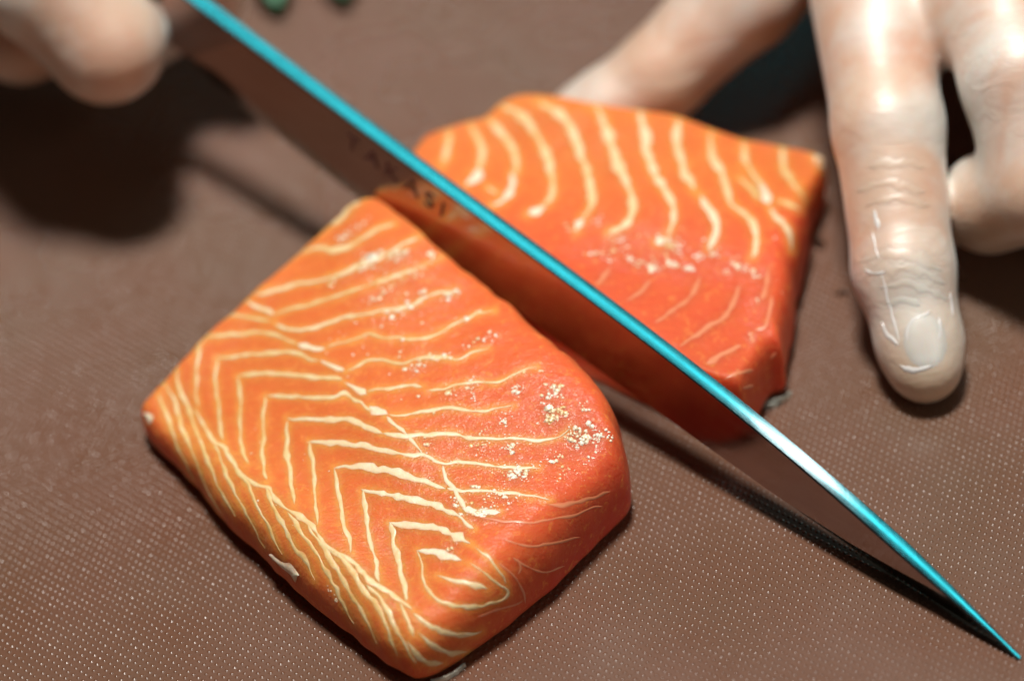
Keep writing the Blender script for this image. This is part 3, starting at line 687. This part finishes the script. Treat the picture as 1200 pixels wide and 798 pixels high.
skin_bit(back, [(886, 474), (900, 476), (912, 475)], 9)

# ------------------------------------------------------------------ hands: one smooth surface each (distance field + surface nets)
def round_cone(P, a, b, ra, rb):
    a, b = np.asarray(a), np.asarray(b); ab = b-a; t = np.clip(((P-a) @ ab)/(ab @ ab), 0, 1)
    return np.linalg.norm(P-(a+t[..., None]*ab), axis=-1)-(ra+(rb-ra)*t)
def smin(a, b, k):
    h = np.clip(.5+.5*(b-a)/k, 0, 1); return b+(a-b)*h-k*h*(1-h)
def surface_nets(D, ax, h):
    s = D < 0; nx, ny, nz = D.shape
    acc = np.zeros((nx-1, ny-1, nz-1, 3)); cnt = np.zeros((nx-1, ny-1, nz-1))
    cor = [(i, j, k) for i in (0, 1) for j in (0, 1) for k in (0, 1)]
    def sub(A, c): return A[c[0]:nx-1+c[0], c[1]:ny-1+c[1], c[2]:nz-1+c[2]]
    for c in cor:
        for d in range(3):
            if c[d]: continue
            e = list(c); e[d] = 1
            da, db = sub(D, c), sub(D, e); m = (da < 0) != (db < 0)
            t = np.where(m, da/np.where(m, da-db, 1), 0)
            p = np.array(c, float)[None, None, None]+np.zeros(da.shape+(3,)); p[..., d] += t
            acc += np.where(m[..., None], p, 0); cnt += m
    act = cnt > 0; idx = -np.ones(act.shape, int); idx[act] = np.arange(act.sum())
    I = np.argwhere(act); V = (I+acc[act]/cnt[act][:, None])*h+np.array([a[0] for a in ax])
    F = []
    for d in range(3):
        o1, o2_ = [(1, 2), (2, 0), (0, 1)][d]
        A = s[tuple(slice(0, -1) if q == d else slice(1, -1) for q in range(3))]
        B = s[tuple(slice(1, None) if q == d else slice(1, -1) for q in range(3))]
        W_ = np.argwhere(A != B)
        if len(W_) == 0: continue
        base = W_.copy()
        for q in range(3):
            if q != d: base[:, q] += 1
        def g(a, b_):
            c = base.copy(); c[:, o1] -= a; c[:, o2_] -= b_; return idx[c[:, 0], c[:, 1], c[:, 2]]
        q4 = np.stack([g(1, 1), g(0, 1), g(0, 0), g(1, 0)], 1)
        fl_ = ~A[tuple(W_.T)]
        q4[fl_] = q4[fl_][:, ::-1]; F.append(q4)
    return V, np.vstack(F)

def hand(name, chains, palm, kf, kp, loc, label, wr, h=.085, tan=(), kb=.55):
    allp = np.array([p[:3] for c in chains+palm for p in c]); rr = max(p[3] for c in chains+palm for p in c)
    lo, hi = allp.min(0)-rr-.4, allp.max(0)+rr+.4
    ax = [np.arange(l, u_, h) for l, u_ in zip(lo, hi)]; shp = tuple(len(a) for a in ax)
    def put(D, a, b_, k):                  # merge one tapered limb into the field, only near it
        A, B = np.array(a[:3]), np.array(b_[:3]); m = max(a[3], b_[3])+.9
        sl = tuple(slice(max(0, int((min(A[q], B[q])-m-lo[q])/h)), min(shp[q], int((max(A[q], B[q])+m-lo[q])/h)+2)) for q in range(3))
        G = np.stack(np.meshgrid(*[ax[q][sl[q]] for q in range(3)], indexing='ij'), -1)
        D[sl] = smin(D[sl], round_cone(G, A, B, a[3], b_[3]), k)
    body = np.full(shp, 4.); fing = np.full(shp, 4.)
    for c in palm:
        for a, b_ in zip(c[:-1], c[1:]): put(body, a, b_, kp)
    for c in chains:
        f_ = np.full(shp, 4.)
        for a, b_ in zip(c[:-1], c[1:]): put(f_, a, b_, .22)
        fing = smin(fing, f_, kf)
    V, F = surface_nets(smin(body, fing, kb), ax, h)
    n_ = len(V)
    for _ in range(2):                     # light smoothing
        A = np.concatenate([F[:, q] for q in (0, 1, 2, 3)]); B = np.concatenate([F[:, q] for q in (1, 2, 3, 0)])
        I = np.r_[A, B]; J = np.r_[B, A]; C = np.bincount(I, minlength=n_)
        N = np.stack([np.bincount(I, V[J, q], n_) for q in range(3)], 1); V = .5*V+.5*N/C[:, None]
    w = np.full(len(V), .05)
    for (p, rad, amt) in wr: w = np.maximum(w, amt*np.exp(-(np.linalg.norm(V-np.array(p), axis=1)/rad)**2))
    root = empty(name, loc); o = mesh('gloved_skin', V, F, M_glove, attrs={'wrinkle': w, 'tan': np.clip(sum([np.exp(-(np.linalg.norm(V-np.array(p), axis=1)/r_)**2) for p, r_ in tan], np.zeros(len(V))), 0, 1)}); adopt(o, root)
    return root, V, F
def U(x, y, z, r): return (*un(x, y, z), r)

ix = [U(1003, -118, 4.4, 1.02), U(1041, 150, 3.05, .84), U(1059, 318, 1.62, .755), U(1078, 404, .82, .635), U(1084, 430, .62, .555)]
mid = [U(1140, -85, 4.7, 1.05), U(1196, 92, 3.9, .90), U(1222, 216, 2.6, .84), U(1160, 238, 1.6, .80)]
ring = [U(1265, -70, 4.5, 1.0), U(1320, 95, 3.6, .86), U(1348, 215, 2.3, .78), U(1295, 245, 1.4, .7)]
lit = [U(1370, -60, 4.1, .9), U(1420, 75, 3.2, .75), U(1440, 170, 2.0, .68), U(1400, 205, 1.2, .6)]
th = [U(985, -150, 3.5, 1.25), U(872, -8, 2.6, .92), U(775, 88, 1.45, .74), U(712, 128, .95, .66), U(682, 138, .82, .56)]
wrist = U(1210, -480, 5.6, 2.3)
palm = [[U(1062, 14, 3.8, .66), U(1150, 22, 3.95, .7)], [ix[0], U(1110, -330, 5.0, 1.5), wrist], [mid[0], U(1160, -330, 5.1, 1.5), wrist], [ring[0], U(1220, -330, 4.9, 1.4), wrist], [lit[0], U(1290, -330, 4.6, 1.3), wrist],
        [th[0], U(1080, -330, 4.2, 1.5), wrist], [wrist, U(1240, -640, 6.5, 2.5)]]
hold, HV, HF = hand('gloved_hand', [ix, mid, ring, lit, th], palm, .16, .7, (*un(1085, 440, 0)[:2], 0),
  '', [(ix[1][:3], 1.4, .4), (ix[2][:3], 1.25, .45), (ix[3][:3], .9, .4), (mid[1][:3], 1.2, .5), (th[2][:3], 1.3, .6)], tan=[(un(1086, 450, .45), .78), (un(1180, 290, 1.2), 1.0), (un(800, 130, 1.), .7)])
tag(hold, 'hand in a clear glove, index fingertip pressed on the board beside the rear salmon', 'hand')
hbv = bvh_of(HV, HF)
# nail seen through the glove
def patch(bv, cx, cy, rx, ry, rot, lift, mat, name, parent, n=15):
    V, idx_, F, A = [], {}, [], []
    for i in range(n):
        for j in range(n):
            a, b_ = -1+2*i/(n-1), -1+2*j/(n-1)
            a2, b2 = a*math.sqrt(1-b_*b_/2), b_*math.sqrt(1-a*a/2)
            x = cx+a2*rx*math.cos(rot)-b2*ry*math.sin(rot); y = cy+a2*rx*math.sin(rot)+b2*ry*math.cos(rot)
            hh_ = cast(bv, x, y)
            if hh_ is None: continue
            e = min(1, max(0, (1-math.hypot(a2, b2))/.35)); e = e*e*(3-2*e); idx_[i, j] = len(V); A.append(e)
            V.append(hh_[0]+hh_[1]*(lift*e-.004*(1-e)))
    for i in range(n-1):
        for j in range(n-1):
            q = [(i, j), (i+1, j), (i+1, j+1), (i, j+1)]
            if all(k in idx_ for k in q): F.append([idx_[k] for k in q])
    o = mesh(name, V, F, mat, attrs={'nail': A, 'wrinkle': [.05]*len(A)}); adopt(o, parent); return o
nail = patch(hbv, 1084, 400, 29, 37, -.12, .010, M_glove, 'fingernail', hold)
for w, pts in [(9, [(1016, 197), (1046, 190), (1082, 196)]), (8, [(1004, 224), (1040, 215), (1084, 226)]), (8, [(1016, 240), (1050, 232), (1090, 242)]), (10, [(1008, 305), (1040, 298), (1076, 303), (1104, 318)]),
               (9, [(1014, 322), (1046, 314), (1080, 318), (1108, 334)]), (8, [(1030, 338), (1060, 332), (1092, 342), (1110, 352)]), (8, [(1036, 356), (1060, 352), (1080, 356)])]:
    ribbon(hbv, pts, w*1.5, hold, M_glove, 'glove_wrinkle', lift=.007, taper=.3, jit=1.)
for w, pts in [(4, [(1022, 274), (1026, 292), (1030, 304)]), (3.2, [(1033, 322), (1040, 350), (1048, 380), (1054, 402)]), (6, [(1034, 378), (1040, 394), (1054, 404)]), (4, [(1062, 402), (1064, 386), (1072, 374), (1084, 370), (1091, 364)]),
               (8, [(1101, 372), (1102, 386), (1100, 400)]), (7, [(1054, 428), (1066, 433), (1080, 433), (1092, 428)]), (5, [(1012, 316), (1024, 320), (1038, 318)]), (6, [(1113, 342), (1116, 356), (1117, 368)]),
               (7, [(1024, 246), (1027, 258), (1029, 270)])]:
    ribbon(hbv, pts, w, hold, M_crease, 'glove_fold', lift=.012, taper=.3, jit=.5)

# knife hand: fist round the handle
def K(d, off, up, r): p = A0+AX*d+KN*off+AZ*up; return (*p, r)
def finger(d, k=1.0, drop=0.):
    return [K(d+1.1, -2.0*k, .95-drop, .98*k), K(d-.15, -1.45*k, .1-drop, .92*k), K(d+.95, .2, -1.0-drop, .78*k), K(d+.6, 1.4, -.75-drop*.5, .74*k), K(d+.7, 1.5, .25, .68*k)]
FI = -.1
f1, f2_, f3, f4 = finger(FI), finger(FI+1.98, .98, .95), finger(FI+3.9, .96, .5), finger(FI+5.6, .85, .4)
thumb2 = [K(FI+5.4, -.2, 2.2, 1.3), K(FI+3.2, .9, 1.9, 1.0), K(FI+1.3, 1.4, 1.2, .82), K(FI+.2, 1.3, .7, .68)]
wr2 = K(FI+9.5, -1.2, 1.9, 2.2)
palm2 = [[f1[0], K(FI+4, -1.4, 1.3, 1.3), wr2], [f2_[0], K(FI+5, -1.6, 1.0, 1.3), wr2], [f3[0], K(FI+6, -1.6, .7, 1.3), wr2], [f4[0], K(FI+7, -1.6, .4, 1.2), wr2], [thumb2[0], wr2], [wr2, K(FI+12.5, -1.4, 3, 2.4)]]
grip, GV, GF = hand('gloved_hand', [f1, f2_, f3, f4, thumb2], palm2, .05, .35, tuple(f1[1][:3]), '', [(f1[1][:3], 1.2, .4)], h=.1, kb=.25)
grip.location.z = 0; grip.location = (A0[0]*S, A0[1]*S, A0[2]*S)
for c in grip.children: c.matrix_parent_inverse = Matrix.Translation(grip.location).inverted()
tag(grip, 'blurred hand in a clear glove gripping the knife handle', 'hand')

# ------------------------------------------------------------------ small things: herb sprig, drops of water
sprig = empty('herb_sprig', un(390, -30, 0))
tag(sprig, 'blurred green herb sprig lying far behind the knife', 'herb')
def leaf(base, ang, L, wd, lift):
    V, F = [], []; n_ = 10
    d = np.array([math.cos(ang), math.sin(ang), 0]); s_ = np.array([-d[1], d[0], 0])
    for i in range(n_+1):
        t = i/n_; w = wd*math.sin(math.pi*min(1, t*.96+.02))**.8*(1-.35*t)
        c = np.array(base)+d*L*t+np.array([0, 0, lift*math.sin(math.pi*t*.8)+.12])
        for q in (-1, -.5, 0, .5, 1): V.append(c+s_*w*q+np.array([0, 0, .25*abs(q)*w]))
    F = [(i*5+j, i*5+j+1, i*5+j+6, i*5+j+5) for i in range(n_) for j in range(4)]
    o = mesh('leaf', V, F, M_leaf); md = o.modifiers.new('thickness', 'SOLIDIFY'); md.thickness = .0003
    adopt(o, sprig)
b0 = un(400, -75, 0)
for (x, y, a, L) in [(394, -40, -1.5, 1.4), (411, -50, -1.1, 1.1), (318, -30, -1.5, 1.4), (300, -50, -2.2, .9), (350, -70, 2.4, 1.3), (430, -90, .7, 1.4), (310, -95, 2.0, 1.2)]:
    leaf(un(x, y, 0), a, L, .42, .35)
path = smoothpath([un(300, -80, .12), un(350, -72, .15), un(400, -66, .15), un(450, -95, .1)], .3)
V, F = [], []
for i, p in enumerate(path):
    for q in range(6): V.append(p+np.array([0, math.cos(q*math.pi/3)*.07, math.sin(q*math.pi/3)*.07]))
F = [(i*6+q, i*6+(q+1) % 6, (i+1)*6+(q+1) % 6, (i+1)*6+q) for i in range(len(path)-1) for q in range(6)]
adopt(mesh('stem', V, F, M_leaf), sprig)

def drop(x, y, rx, ry, hgt, label):
    c = un(x, y, 0); V, F = [], []; n_ = 18
    ph = rng.random()*6
    for q, (fr, fz) in enumerate(((1, .002), (.93, .45), (.72, .8), (.4, .97))):
        for g in range(n_):
            t = 2*math.pi*g/n_; k = 1+.13*math.sin(2*t+ph)+.08*math.sin(3*t+2*ph)
            V.append(c+np.array([math.cos(t)*rx*fr*k, math.sin(t)*ry*fr*k, hgt*fz]))
    V.append(c+np.array([0, 0, hgt]))
    for q in range(3):
        for g in range(n_): F.append((q*n_+g, q*n_+(g+1) % n_, (q+1)*n_+(g+1) % n_, (q+1)*n_+g))
    F += [(3*n_+g, 3*n_+(g+1) % n_, 4*n_) for g in range(n_)]; F.append(tuple(range(n_))[::-1])
    tag(mesh('water_drop', V, F, M_water), label, 'water drop', 'water drops on the board')
drop(960, 286, .10, .14, .05, 'small water drop between the back salmon piece and the index finger')
drop(986, 344, .09, .07, .04, 'tiny water drop on the board just left of the index finger')
drop(908, 474, .12, .06, .05, 'water drop at the front corner of the back salmon piece')
